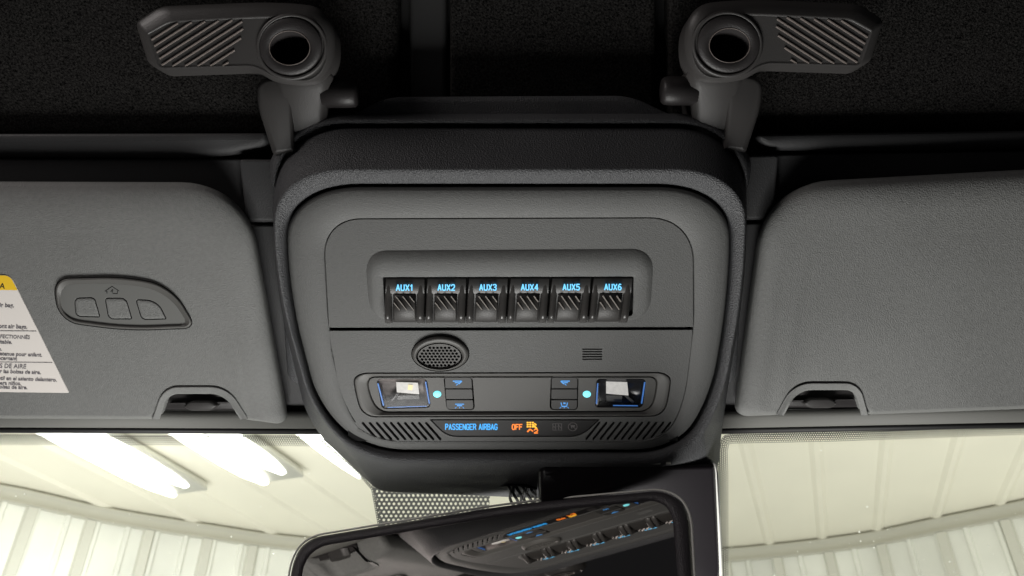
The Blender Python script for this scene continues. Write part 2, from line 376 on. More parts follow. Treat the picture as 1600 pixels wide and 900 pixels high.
def rail(x0, x1, ya0, ya1, side):
    # grey rail under the visor with black gasket; slight slope along x
    r = MB()
    prof = [(-2, -30), (0, -24), (8, -22), (13, -24), (14, -30)]
    for yy, ww in [(0, 0)]:
        rings = []
        for x, y in ((x0, ya0), (x1, ya1)):
            rings.append([P(x, y - 16 + 0, -60), P(x, y - 16, -24), P(x, y - 4, -20), P(x, y + 7, -20), P(x, y + 11, -24), P(x, y + 11, -60)])
        r.loft(rings, closed=True, cap0=True, cap1=True)
    o = r.build('header_rail', 'rail'); tag(o, 'grey rail along the bottom edge of the %s visor' % side, 'rail', kind='structure')
    g = MB(); rings = []
    for x, y in ((x0, ya0), (x1, ya1)):
        rings.append([P(x, y + 11.3, -60, -30), P(x, y + 11.3, -28), P(x, y + 16, -26), P(x, y + 20, -30), P(x, y + 20, -60, -30)])
    g.loft(rings, True, True, True); o = g.build('windscreen_gasket', 'trimdark'); tag(o, 'black rubber gasket above the %s side windscreen' % side, 'gasket', kind='structure')
rail(-420, 500, 655, 659, 'driver'); rail(1100, 2040, 659, 640, 'passenger')

# ------------------------------------------------------------------ windscreen
def wsw(py): return -48 - max(0, (py - 640)) * 0.75
def WS(px, py, dw=0.0):
    return P(px, py, wsw(py) + dw)
ws = root('windscreen', 'clear windscreen below the visors with dotted black border', 'windscreen', WS(800, 690)); ws['kind'] = 'thing'
b = MB(); a = b.add([WS(-520, 640), WS(2120, 640), WS(2120, 1100), WS(-520, 1100)]); b.face(a); b.build('glass', 'glass', ws)
def frit(loop, m, uv, name='dotted_border', dw=1.5, parent=ws):
    b = MB(); a = b.add([WS(x, y, dw) for x, y in loop]); b.face(a, True); o = b.build(name, m, parent, recalc=False)
    l = o.data.uv_layers.new(name='UVMap')
    for i, lo in enumerate(o.data.loops): l.data[i].uv = uv[lo.vertex_index]
    return o
# fine dots along the top edges and round the passenger side corner
def band(path, width, m='fritfine'):
    b = MB(); uv = []; acc = 0; ids = []
    for i, (x, y) in enumerate(path):
        x0, y0 = path[max(i - 1, 0)]; x1, y1 = path[min(i + 1, len(path) - 1)]
        l = math.hypot(x1 - x0, y1 - y0); nx, ny = -(y1 - y0) / l, (x1 - x0) / l
        if i: acc += math.hypot(x - path[i - 1][0], y - path[i - 1][1])
        ids.append(b.add([WS(x, y, 1.5), WS(x + nx * width, y + ny * width, 1.5)])); uv += [(acc + 1000, 0.0), (acc + 1000, width)]
    for p, q in zip(ids, ids[1:]): b.face((p[0], q[0], q[1], p[1]), True)
    o = b.build('dotted_border', m, ws, recalc=False); l = o.data.uv_layers.new(name='UVMap')
    for i, lo in enumerate(o.data.loops): l.data[i].uv = uv[lo.vertex_index]
band([(-420, 677), (0, 678), (490, 680)], 18)
band([(1122, 960), (1122, 800), (1122, 740), (1121, 705), (1124, 690), (1132, 680), (1146, 677), (1300, 674), (1600, 663), (2040, 646)], 16)
band([(500, 690), (560, 742), (580, 765), (592, 830)][::-1], 8)
# large dots under the console
frit([(581, 756), (766, 766), (762, 830), (596, 830)], 'frit', [(581, 756), (766, 766), (762, 830), (596, 830)])
sp = MB()
for i in range(110):
    x = random.choice([random.uniform(0, 590), random.uniform(1135, 1600)]); y = random.uniform(700, 900); r = random.choice([.6, .7, .8, 1.3]) * random.uniform(.7, 1.2)
    a = sp.add([WS(x + r * math.cos(t), y + r * math.sin(t), 2) for t in (0, 1.2, 2.5, 3.8, 5.0)]); sp.face(a, True)
o = sp.build('dust', 'dust'); tag(o, 'tiny pale dust specks scattered over the windscreen', 'dust', kind='stuff')

# ------------------------------------------------------------------ overhead console
con = root('overhead_console', 'large grey roof console with six toggle switches and two map lights between the visors', 'roof console', P(800, 450, 0))
L0 = [(428, 196, 112), (1167, 196, 112), (1167, 430, 90), (1133, 630, 60), (1114, 790, 12), (592, 768, 14), (482, 664, 44), (426, 430, 90)]
L2 = [(429, 266, 108), (1165, 266, 112), (1164, 430, 90), (1129, 628, 60), (1070, 722, 70), (566, 722, 70), (487, 640, 50), (429, 430, 90)]
L3 = [(446, 288, 118), (1143, 288, 118), (1143, 450, 90), (1114, 620, 60), (1056, 706, 62), (572, 706, 62), (495, 636, 50), (446, 450, 90)]
L0[0] = (429, 199, 118); L0[1] = (1166, 199, 118)
l0, l2, l3 = lp(L0, 0, 14), lp(L2, 0, 14), lp(L3, 0, 14)
b = MB()
rg = [ring(l0, -30, 5), ring(l0, 4), ring(lerp_loop(l0, l2, .03), 7)]
for t, w in ((.3, 22), (.6, 40), (.78, 51), (.87, 57), (.93, 60.5), (.97, 62.3), (1, 63.0)): rg.append(ring(lerp_loop(l0, l2, t), w))
for t, w in ((.15, 62.8), (.35, 61.2), (.6, 58.2), (.8, 55), (.94, 51), (1, 46)): rg.append(ring(lerp_loop(l2, l3, t), w))
rg.append(ring(l3, 26, 50))
b.loft(rg); b.build('shell', 'shell', con)
plate('backing', [lp(L3, -1.5)], 30, 4, 'gap', con, wref=50)
# rear cover rising behind the seam
b = MB(); BC = [(424, 188, 96), (520, 204, 60), (606, 151, 22), (982, 150, 22), (1075, 190, 60), (1168, 194, 70), (1168, 420, 20), (424, 420, 20)]
BC = [(422, 200, 80), (530, 190, 40), (604, 151, 24), (984, 149, 24), (1072, 190, 40), (1172, 200, 84), (1150, 600, 20), (450, 600, 20)]
b.loft([ring(lp(BC), -90, -16), ring(lp(BC), -18, -16), ring(lp(BC, 2), -15), ring(lp(BC, 10), -12)], cap1=True); b.build('rear_cover', 'shell', con)
# rolled lip of the rear cover just above the seam
pth = []
for x, y in lp([(427, 420, 5), (427, 192, 114), (1168, 192, 114), (1168, 420, 5)], 0, 16):
    if y < 300: pth.append((x, y))
pth.sort(key=lambda p: p[0]) if False else None
b = MB(); n = len(pth); rs = []
for i, (x, y) in enumerate(pth):
    x0, y0 = pth[max(i - 1, 0)]; x1, y1 = pth[min(i + 1, n - 1)]; l = math.hypot(x1 - x0, y1 - y0) or 1; nx, ny = (y1 - y0) / l, -(x1 - x0) / l
    wdt = 13 * min(1, i / 3, (n - 1 - i) / 3) + 1.5
    rs.append([P(x + nx * wdt, y + ny * wdt, -14), P(x + nx * wdt * .85, y + ny * wdt * .85, 0), P(x + nx * wdt * .6, y + ny * wdt * .6, 8), P(x + nx * wdt * .3, y + ny * wdt * .3, 12), P(x, y, 12), P(x - nx * 1.5, y - ny * 1.5, 8), P(x - nx*2, y - ny*2, -8)])
b.loft(rs, closed=False); b.build('seam_lip', 'shell', con)

# face trim: soft outer edge, flat ring round the inset panels
H = [(502, 340, 62), (1085, 338, 70), (1086, 500, 20), (1070, 636, 50), (1034, 692, 44), (580, 693, 44), (535, 636, 50), (511, 500, 20)]
FW = 58.0
b = MB()
FT = lambda i: lp(L3, i, 14)
lh = lp(H, 0, 14)
b.loft([ring(FT(3.5), 30, 50), ring(FT(3.5), 46), ring(FT(4.2), 51), ring(FT(6.5), 54.6), ring(FT(11), 57.2), ring(lerp_loop(FT(18), lh, .15), FW), ring(lh, FW), ring(lerp_loop(lh, lp(H, 1.2, 14), 1), FW - 1), ring(lp(H, 1.2, 14), 34, FW)])
b.build('face_trim', 'face', con)

# switch panel
UPc = [(502, 340, 62), (1085, 338, 70), (1086, 513.4, 3), (511.5, 514.4, 3)]
SLOT = [(598, 433, 2), (990, 432, 2), (989, 494, 6), (602, 495, 6)]
swp = plate('switch_panel', [lp(UPc, 2.6, 12), lp(SLOT, 0, 4)], FW, 6, 'face', con)
# raised field round the switches: slope on top, flush at the bottom
b = MB()
F0 = lp([(569, 391, 36), (1023, 388, 36), (1016, 500, 34), (578, 501, 34)], 0, 10)
F1 = lp([(580, 412, 24), (1012, 410, 24), (1007, 499, 26), (587, 500, 26)], 0, 10)
Sl = lp(SLOT, 0, 10)
def hw(p, top): # height falls to nothing at the bottom edge
    t = max(0, min(1, (500 - p[1]) / 85)); return FW + top * t ** 0.8
R0 = [P(x, y, FW - 1, FW) for x, y in F0]
R1 = [P(x, y, hw((x, y), 1.2) + .1) for x, y in lerp_loop(F0, F1, .12)]
R2 = [P(x, y, hw((x, y), 3.6) + .1) for x, y in lerp_loop(F0, F1, .88)]
R3 = [P(x, y, hw((x, y), 4) + .1) for x, y in F1]
R4 = [P(x, y, hw((x, y), 4) + .1) for x, y in lerp_loop(F1, Sl, .96)]
R5 = [P(x, y, hw((x, y), 3.5) + .1) for x, y in Sl]
R6 = [P(x, y, FW - 5, FW) for x, y in Sl]
b.loft([R0, R1, R2, R3, R4, R5, R6]); b.build('raised_field', 'face', swp)
plate('slot_floor', [lp(SLOT, -4)], FW - 6, 3, 'gap', swp)

# toggle switches
def sweep(b, xs, prof, stations, ox, oy, W0):
    """section with x offsets xs and relative heights prof (0..1), swept down y through stations (y, base, height)"""
    rings = []
    for (y, wb, h) in stations:
        rings.append([P(ox + x, oy + y, wb + (h - wb) * q, W0) for x, q in zip(xs, prof)])
    b.loft(rings, closed=True, cap0=True, cap1=True)
def clip(p, q, x0, y0, x1, y1):
    t0, t1 = 0.0, 1.0; dx, dy = q[0] - p[0], q[1] - p[1]
    for pp, qq in ((-dx, p[0] - x0), (dx, x1 - p[0]), (-dy, p[1] - y0), (dy, y1 - p[1])):
        if pp == 0:
            if qq < 0: return None
        else:
            r = qq / pp
            if pp < 0: t0 = max(t0, r)
            else: t1 = min(t1, r)
    if t1 - t0 < 0.05: return None
    return (p[0] + dx * t0, p[1] + dy * t0), (p[0] + dx * t1, p[1] + dy * t1)

SX, SY, STEP = 602.0, 434.0, 65.1
proto = None
for k in range(6):
    if k == 0:
        sw = bpy.data.objects.new('toggle_switch', None); C.objects.link(sw); sw.parent = con
        W0 = FW + 6
        sw.location = P(SX + 30, SY + 35, W0) - worldloc(con)
        b = MB()    # body behind the rails with the lettered upper face
        b.loft([[P(SX + x, SY + y, w, W0) for x in (1, 61)] for y, w in ((0, FW - 5), (0.5, FW + 4), (3, FW + 5), (24, FW + 10), (26, FW + 7), (69, FW + 4), (70, FW - 5))], closed=False)
        b.build('rocker_body', 'switch', sw)
        for (xa, xb) in ((0, 10.5), (49.5, 61.5)):
            b = MB(); wd = xb - xa
            xs = [xa] + [xa + wd * (.5 - .5 * math.cos(math.pi * q_ / 8)) for q_ in range(9)] + [xb]; pr = [0] + [.66 + .34 * math.sin(math.pi * q_ / 8) for q_ in range(9)] + [0]
            sweep(b, xs, pr, [(1.5, FW - 4, FW + 2), (10, FW - 4, FW + 6.5), (24, FW - 4, FW + 11.5), (27, FW - 4, FW + 11.5), (32, FW - 4, FW + 13), (50, FW - 4, FW + 18), (58, FW - 4, FW + 20.5), (63, FW - 4, FW + 20), (66.5, FW - 4, FW + 17), (69.5, FW - 4, FW + 11.5), (71.5, FW - 4, FW + 3)], SX, SY, W0)
            b.build('side_rail', 'switchrail', sw)
        b = MB()
        sweep(b, [12.5, 13, 15, 46, 48, 48.5], [0, .9, 1, 1, .9, 0], [(25.5, FW - 4, FW + 8), (27, FW - 4, FW + 11), (50, FW - 4, FW + 13), (58, FW - 4, FW + 12), (66, FW - 4, FW + 7), (70, FW - 4, FW + 1)], SX, SY, W0)
        pad = b.build('ridged_pad', 'switchpad', sw)
        b = MB()
        for j in range(-2, 5):
            x = 15 + j * 10.8 + 2; c = clip((x, 28.5), (x + 18.5, 51.5), 14.5, 29, 46.5, 50.5)
            if c:
                (xa, ya), (xb, yb) = c; b.bar((SX + xa, SY + ya), (SX + xb, SY + yb), 2.6, FW + 9, FW + 14.4, W0, .45)
        b.build('grip_rib', 'padrib', pad)
        proto = sw
    else:
        off = P(SX + STEP * k, SY - 0.2 * k, W0) - P(SX, SY, W0)
        sw = proto.copy(); C.objects.link(sw); sw.parent = con; sw.location = proto.location + off
        for ch in proto.children:
            if ch.name.startswith('lettering'): continue
            c = ch.copy(); C.objects.link(c); c.parent = sw
            for g in ch.children:
                d = g.copy(); C.objects.link(d); d.parent = c
    sw['label'] = 'black toggle switch marked AUX%d' % (k + 1)
    strokes('AUX%d' % (k + 1), SX + STEP * k + 16.5, SY + 10.2 - .2 * k, 27.5, 10.4, FW + 10.2, 'blue', sw, sw=1.75, gap=.5)

# lower panel with openings for everything let into it
LOW = [(512.5, 515, 3), (1084, 513.6, 3), (1082, 540, 10), (1070, 636, 50), (1034, 692, 44), (580, 693, 44), (535, 636, 50), (514, 545, 10)]
B0 = [(551, 582, 26), (1050, 581, 26), (1047, 612, 20), (1038, 651, 22), (566, 652, 22), (554, 612, 20)]
B1 = [(573, 588, 14), (1028, 588, 14), (1026, 612, 12), (1017, 644, 20), (590, 645, 20), (575, 612, 12)]
STR = [(671, 655, 2), (938, 655, 2), (908, 682.5, 16), (698, 682.5, 16)]
holes = [ell(688, 552.5, 45.5, 28), lp(B0, 0, 8), lp(STR, 0, 8)]
for k in range(5): y = 545.5 + 3.9 * k; holes.append(lp([(910, y - .9, .6), (941, y - .9, .6), (941, y + .9, .6), (910, y + .9, .6)], 0, 2))
def slotloop(x0, y0, x1, y1, r=1.75, n=5):
    a = math.atan2(y1 - y0, x1 - x0); out = []
    for i in range(n + 1): t = a + math.pi / 2 + math.pi * i / n; out.append((x0 + r * math.cos(t), y0 + r * math.sin(t)))
    for i in range(n + 1): t = a - math.pi / 2 + math.pi * i / n; out.append((x1 + r * math.cos(t), y1 + r * math.sin(t)))
    return out
for k in range(11):
    x = 556 + 11.0 * k; e = {0: .62, 1: .9}.get(k, 1.0); holes.append(slotloop(x, 661, x + 22 * e, 661 + 25 * e))
    x = 1047.5 - 11.1 * k; holes.append(slotloop(x, 660.5, x - 20 * e, 660.5 + 25 * e))
low = plate('lower_panel', [lp(LOW, 1.8, 10)] + holes, FW, 7, 'face', con, bev=0.5)
b = MB(); b.box(543, 654, 1060, 690, FW - 6, FW - 4.4, FW); b.box(904, 540, 946, 565, FW - 6, FW - 4.4, FW); b.build('slot_backing', 'gap', low)

# microphone
mic = MB(); cx, cy = 688, 552.5
mic.loft([ring(ell(cx, cy, 44.5, 27), FW - 6, FW), ring(ell(cx, cy, 44.5, 27), FW), ring(ell(cx, cy, 43.6, 26.4), FW + 3), ring(ell(cx - .3, cy + .8, 41.5, 25), FW + 6), ring(ell(cx - .8, cy + 2, 38.5, 23.2), FW + 7), ring(ell(cx - 1.3, cy + 3.6, 36.3, 21.6), FW + 5), ring(ell(cx - 1.5, cy + 4.4, 35.4, 20.8), FW + 1)])
mico = mic.build('microphone_ring', 'bezel', con)
g = []
pit = 5.7
for r_ in range(-4, 5):
    for c_ in range(-6, 7):
        x = (c_ + (0.5 if r_ % 2 else 0)) * pit * 1.05; y = r_ * pit * .80
        if (x / 32.5) ** 2 + (y / 18.8) ** 2 < 0.92: g.append(ell(cx - 1.5 + x, cy + 4.6 + y, 2.5, 2.05, 6, 0.3))
plate('grille', [ell(cx - 1.5, cy + 4.6, 33.6, 19.8)] + g, FW + 3.5, 2.4, 'bezel', mico, bev=0.12)
b = MB(); b.loft([ring(ell(cx - 1.5, cy + 4.4, 38, 23), FW - 1, FW)], cap1=True); b.build('grille_backing', 'gap', mico)

# map light bezel
bz = MB(); o0, o1 = lp(B0, 1.6, 10), lp(B1, 0, 10)
bz.loft([ring(o0, FW - 6, FW), ring(o0, FW - .8), ring(lp(B0, 2.6, 10), FW - .2), ring(lerp_loop(o0, o1, .35), FW - .6), ring(lerp_loop(o0, o1, .92), FW - 4.6), ring(o1, FW - 5.2), ring(o1, FW - 12, FW)])
bzo = bz.build('map_light_bezel', 'bezel', con)
LL = [(588, 592, 7), (667, 591.5, 7), (673, 637, 7), (597, 639, 7)]; LR = [(932, 592, 6), (1010, 592, 7), (1005, 637, 7), (930, 636.5, 6)]
RL = [(693, 588.5, 6), (738, 588.5, 6), (742, 640.5, 7), (698, 640.5, 7)]; RR = [(861, 588.5, 6), (904, 588.5, 6), (903, 640.5, 7), (859, 640.5, 7)]
plate('lamp_face', [lp(B1, 1.8, 10), lp(LL, 0, 6), lp(LR, 0, 6), lp(RL, 0, 6), lp(RR, 0, 6), ell(683, 616, 6.5, 5.4, 16), ell(917, 616, 6.5, 5.4, 16)], FW - 5.5, 4, 'bezel', con, bev=.5)

def map_light(LC, m_in, blk, dark, lab):
    bx = MB(); lo = lp(LC, 0.4, 6); li = lp(LC, 7, 6)
    bx.loft([ring(lo, FW - 6.2), ring(lo, FW - 8), ring(li, FW - 22)], cap1=True)
    r = bx.build('map_light', m_in, con, label=lab)
    c = MB(); lo2 = lp(LC, 1.0, 6)
    c.loft([ring(lo2, FW - 6.6), ring(lp(LC, 3, 6), FW - 6.0)], cap1=True); c.build('lens', 'lens', r)
    x0, y0, x1, y1 = blk
    t = MB(); a = t.add([P(x0, y0, FW - 11), P(x1, y0 + 1, FW - 11), P(x1 + 2, y1 + 1, FW - 8.4), P(x0 + 1 - dark, y1 - 2, FW - 8.4)]); d = t.add([P(x0 + 3, y0 + 2, FW - 20), P(x1 - 3, y0 + 2, FW - 20), P(x1 - 2, y1 - 2, FW - 17), P(x0 + 3, y1 - 3, FW - 17)])
    t.face(a, True)
    for i in range(4): t.face((a[i], a[(i + 1) % 4], d[(i + 1) % 4], d[i]), True)
    led = t.build('lamp_diffuser', 'led', r)
    t = MB(); xm, ym = (x0 + x1) / 2, (y0 + y1) / 2; a = t.add([P(xm + 2, ym - 5, FW - 9.2), P(xm + 9, ym - 4, FW - 9.2), P(xm + 8, ym + 4, FW - 8.5), P(xm + 1, ym + 3, FW - 8.5)]); t.face(a, True)
    if not dark: t.build('lamp_chip', 'ledy', r)
    t = MB()   # bracket legs below the diffuser
    if dark: t.bar((x1 - 2, y1 + 2), (x1 + 10, y1 + 12), 4, FW - 18, FW - 12); t.box(x0 + 1, y1 + 1, x1 - 8, y1 + 11, FW - 21, FW - 15)
    else: t.bar((x0 + 3, y1), (x0 - 7, y1 + 11), 3, FW - 18, FW - 12); t.bar((x1, y1 + 2), (x1 + 1, y1 + 9), 3, FW - 18, FW - 13); t.box(x0 + 2, y1 + 3, x1, y1 + 10, FW - 21, FW - 17)
    t.build('lamp_bracket', 'reflectordark' if not dark else 'bezel', r)
    e = MB(); q = [(c0[0], c0[1]) for c0 in LC]
    ins = 2.2
    cxl = sum(p[0] for p in q) / 4; cyl = sum(p[1] for p in q) / 4
    q = [(x + (ins if x < cxl else -ins), y + (ins if y < cyl else -ins)) for x, y in q]
    e.bar((q[0][0], q[0][1] + 5), (q[3][0], q[3][1] - 3), 2.2, FW - 9, FW - 6.0); e.bar((q[1][0], q[1][1] + 3), (q[2][0], q[2][1] - 4), 2.2, FW - 9, FW - 6.0)
    if dark: e.bar((q[3][0] + 26, q[3][1] - .5), (q[2][0] - 6, q[2][1] - .5), 1.5, FW - 9, FW - 6.0)
    else: e.bar((q[3][0] + 6, q[3][1]), (q[2][0] - 4, q[2][1]), 1.0, FW - 9, FW - 6.0)
    e.build('light_guide', 'edgeblue', r)
map_light(LL, 'reflector', (619, 597, 653, 615), 0, 'map light with pale silvery reflector')
map_light(LR, 'reflectordark', (947, 596, 980, 617), 1, 'map light with black interior and white block')

def rocker(x0, x1, dx, lab, icons):
    r = None
    for i, (ya, yb) in enumerate(((589.6, 606.8), (608.2, 623.6), (625, 639.6))):
        s0 = dx * (ya - 589) / 51; s1 = dx * (yb - 589) / 51
        c = [(x0 + s0, ya, 4 if i == 0 else 1), (x1 + s0, ya, 4 if i == 0 else 1), (x1 + s1, yb, 5 if i == 2 else 1), (x0 + s1, yb, 5 if i == 2 else 1)]
        m = plate('light_button', [lp(c, 0, 5)], FW - (4.2 if i != 1 else 5), 8, 'button', con, bev=.6, label=lab[i])
        ww = FW - 4.1; cx = (x0 + x1) / 2 + s0
        if i == 0:
            t = MB(); s = 1 if icons else -1
            t.bar((cx - 8 * s, 595.5), (cx + 6 * s, 595.5), 2, ww - .6, ww + .3); t.bar((cx + 6 * s, 595.5), (cx + 1 * s, 600), 2.4, ww - .6, ww + .3); t.bar((cx - 5 * s, 597.8), (cx + 3 * s, 598.2), 2, ww - .6, ww + .3); t.bar((cx + 0 * s, 600), (cx - 3 * s, 602), 1.4, ww - .6, ww + .3)
            t.build('symbol', 'blue3', m)
        if i == 2:
            t = MB()
            if icons: t.bar((cx - 7, 631.5), (cx + 7, 631.5), 1.8, ww - .6, ww + .3); t.bar((cx - 4, 633.8), (cx + 4, 633.8), 2.4, ww - .6, ww + .3)
            else:
                t.bar((cx - 5, 629), (cx - 4, 634), 1.8, ww - .6, ww + .3); t.bar((cx + 5, 629), (cx + 4, 634), 1.8, ww - .6, ww + .3); t.bar((cx - 4, 635), (cx + 4, 635), 2.2, ww - .6, ww + .3); t.bar((cx - 1.5, 630), (cx + 2, 630.2), 3, ww - .6, ww + .3)
            for a in (-7, 0, 7): t.bar((cx + a * .7, 635.8), (cx + a, 638), 1.1, ww - .6, ww + .3)
            t.build('symbol', 'blue3', m)
rocker(694.5, 736.5, 3.6, ['upper button with blue reading lamp symbol beside the left lamp', 'plain middle section of the left rocker', 'lower button with blue dome light symbol'], 1)
rocker(862, 902.5, -.8, ['upper button with blue reading lamp symbol beside the right lamp', 'plain middle section of the right rocker', 'lower button with blue lamp and rays symbol'], 0)
for x in (683, 917):
    t = MB(); t.loft([ring(ell(x, 616, 6.3, 5.2, 20), FW - 10, FW - 5.5), ring(ell(x, 616, 6.3, 5.2, 20), FW - 5.5), ring(ell(x, 616, 5.4, 4.4, 20), FW - 4.4), ring(ell(x, 616, 2.5, 2, 20), FW - 3.8)], cap1=True)
    t.build('indicator_lamp', 'cyan', con)
# indicator strip
st = plate('indicator_strip', [lp(STR, 1.5, 8)], FW - 1, 5, 'strip', con, bev=.4)
WT = FW - .9
strokes('PASSENGER AIRBAG', 695.5, 662, 82, 9.8, WT, 'blue2', st, sw=1.45, gap=.42)
strokes('OFF', 799.5, 662.4, 17, 9.4, WT, 'orange', st, sw=1.7)
t = MB()   # amber seat and airbag symbol
for r_ in range(3):
    for c_ in range(3): t.box(823 + c_ * 4.0, 659.2 + r_ * 3.2, 826 + c_ * 4.0, 661.5 + r_ * 3.2, WT, WT + .4)
t.bar((833, 664), (839, 670), 2.6, WT, WT + .4); t.bar((835, 661.5), (838, 664.5), 2.2, WT, WT + .4)
t.build('passenger_symbol', 'amber', st)
t = MB(); t.bar((824, 675), (828, 670.5), 2.4, WT, WT + .4); t.bar((828, 670.5), (833, 674), 2.2, WT, WT + .4); t.build('seat_symbol', 'orange', st)
strokes('2', 834, 669.8, 7, 7.6, WT, 'orange', st, sw=1.7, name='digit')
t = MB()
for x in (864, 868.5, 873, 877.5): t.bar((x, 662), (x, 672), 1.1, WT, WT + .3)
for y in (662, 667, 672): t.bar((863.5, y), (878.5, y), .9, WT, WT + .3)
t.bar((864, 664.5), (868, 669), .9, WT, WT + .3); t.bar((873, 664.5), (877, 669), .9, WT, WT + .3)
t.build('seatbelt_symbol', 'dim', st)
t = MB(); e0, e1 = ell(895, 666.5, 7.6, 7.0, 24), ell(895, 666.5, 6.2, 5.6, 24)
t.loft([ring(e0, WT), ring(e0, WT + .3), ring(e1, WT + .3), ring(e1, WT)]); t.bar((890.5, 663), (899.5, 670), 1.2, WT, WT + .3); t.bar((892, 666), (898.5, 665.6), 2.6, WT, WT + .3); t.bar((893, 669), (895, 664), 1.2, WT, WT + .3)
t.build('round_symbol', 'dim', st)

# ------------------------------------------------------------------ sun visors
def visor(Oc, Ic, w, th, name_label, notch_idx, side):
    lo, li = lp(Oc, 0, 12), lp(Ic, 0, 12)
    r = root('sun_visor', name_label, 'sun visor', P(Oc[0][0] if 0 else sum(c[0] for c in Oc) / len(Oc), 460, 0))
    b = MB(); rg = [ring(lerp_loop(lo, li, .12), w - th * 1.9, w - th), ring(lo, w - th * 1.5, w - th), ring(lo, w - th)]
    for t in (.04, .1, .18, .28, .4, .55, .7, .85, 1.0):
        rg.append(ring(lerp_loop(lo, li, t), w - th * (1 - math.sqrt(max(0, 1 - (1 - t) ** 2)))))
    b.loft(rg, cap1=True); b.build('padded_body', 'visor', r)
    return r
VW = 24
vl = visor([(-460, 282, 8), (381, 285, 98), (449, 664, 20), (379, 655, 10), (350, 609, 22), (262, 609, 18), (246, 655, 12), (-460, 652, 8)],
           [(-440, 352, 8), (330, 350, 90), (398, 654, 14), (386, 652, 4), (358, 601, 26), (254, 601, 24), (238, 649, 12), (-440, 646, 8)], VW, 26,
           'grey padded sun visor with warning label and garage opener buttons, left of console', None, 'driver')
vr = visor([(1198, 287, 100), (2060, 240, 8), (2060, 622, 8), (1350, 648, 12), (1336, 603, 18), (1246, 603, 22), (1221, 648, 12), (1149, 651, 20)],
           [(1232, 342, 66), (2040, 300, 8), (2040, 616, 8), (1358, 642, 12), (1344, 594, 24), (1238, 594, 26), (1213, 643, 4), (1192, 640, 14)], VW, 26,
           'plain grey padded sun visor without label, right of console', None, 'passenger')
def notch(path, parent):
    """raised U shaped lip round the cut-out"""
    pts = lp(path + [(path[-1][0], 760, 1), (path[0][0], 760, 1)], 0, 8); pts = [p for p in pts if p[1] < 700]
    b = MB(); rs = []; n = len(pts)
    for i, (x, y) in enumerate(pts):
        x0, y0 = pts[max(i - 1, 0)]; x1, y1 = pts[min(i + 1, n - 1)]; l = math.hypot(x1 - x0, y1 - y0) or 1; nx, ny = (y1 - y0) / l, -(x1 - x0) / l
        rs.append([P(x + nx * o, y + ny * o, w) for o, w in ((-5.5, -18), (-5.5, 19), (-4.6, 22), (-2, 23.4), (2.5, 25), (4, 26.5), (5.2, 26.3), (6.0, 23.6), (6.0, 18))])
    b.loft(rs, closed=False); b.build('notch_lip', 'visor', parent)
notch([(244, 654, 1), (259, 610, 20), (353, 610, 24), (381, 654, 1)], vl)
notch([(1219, 648, 1), (1243, 604, 26), (1339, 604, 18), (1351, 648, 1)], vr)

def visor_clip(cx, cy, lab):
    r = root('visor_clip', lab, 'visor clip', P(cx, cy, -20), group=None)
    b = MB(); c = [(cx - 28, cy, 3), (cx - 18, cy - 8, 5), (cx + 14, cy - 8, 5), (cx + 25, cy - 1, 3), (cx + 16, cy + 7, 5), (cx - 18, cy + 7, 5)]
    b.loft([ring(lp(c), -40, -6), ring(lp(c), -8, -6), ring(lp(c, 1.5), -5.5), ring(lp(c, 3), -5)], cap1=True); b.build('hook', 'latch', r)
    b = MB(); c2 = [(cx - 50, cy - 26, 6), (cx + 52, cy - 26, 6), (cx + 62, cy + 6, 6), (cx - 60, cy + 6, 6)]
    b.loft([ring(lp(c2), -44, -24), ring(lp(c2), -26, -24), ring(lp(c2, 3), -24)], cap1=True)
    b.bar((cx - 50, cy - 4), (cx + 52, cy - 6), 3, -26, -16); b.build('clip_base', 'latchdark', r)
visor_clip(314, 635, 'small dark hook in the notch of the visor with the label')
visor_clip(1284, 631, 'small dark hook in the notch of the plain right visor')

# garage opener buttons
OP = [(84, 436, 24), (196, 433, 40), (268, 448, 46), (306, 512, 20), (200, 516, 40), (92, 502, 34)]
b = MB(); b.loft([ring(lp(OP, -1.6), VW - 1, VW), ring(lp(OP, -1.6), VW + .5), ring(lp(OP, .2), VW + .5)]); b.build('opener_shade_ring', 'gap', vl)  # near-black ring painted as the shadow line round the pod
b = MB()
b.loft([ring(lp(OP), VW - 2, VW), ring(lp(OP), VW + 3.4), ring(lp(OP, 1.2), VW + 5.2), ring(lp(OP, 2.4), VW + 5.6), ring(lp(OP, 3.4), VW + 5.0), ring(lerp_loop(lp(OP, 4.2), lp([(94, 446, 24), (192, 444, 40), (258, 458, 40), (294, 508, 18), (200, 511, 40), (98, 498, 30)]), 1), VW + .8)])
op = b.build('opener_panel', 'bezel', vl, label='oval panel of three garage opener buttons')
BT = [[(115, 465, 9), (148, 464, 7), (157, 496, 4), (118, 495, 9)], [(163, 465, 6), (197, 465, 9), (207, 499, 4), (169, 499, 9)], [(211, 467, 6), (246, 469, 18), (261, 499, 4), (221, 500, 8)]]
plate('opener_face', [lp([(92, 444, 24), (194, 442, 40), (260, 456, 40), (297, 509, 18), (200, 513, 40), (97, 500, 30)], 0, 8)] + [lp(q, 0, 6) for q in BT], VW + 2.0, 1.2, 'opener', vl, bev=.3)
plate('opener_backing', [lp(OP, 9, 8)], VW + .7, 1.2, 'gap', vl, bev=.1)
for q in BT:
    b = MB(); b.loft([ring(lp(q, 1.5), VW + .3, VW + 1), ring(lp(q, 1.5), VW + 1.2), ring(lp(q, 2.4), VW + 2.0), ring(lp(q, 7), VW + 1.5)], cap1=True)
    b.build('opener_button', 'visor', vl)
b = MB(); W1 = VW + 2.05
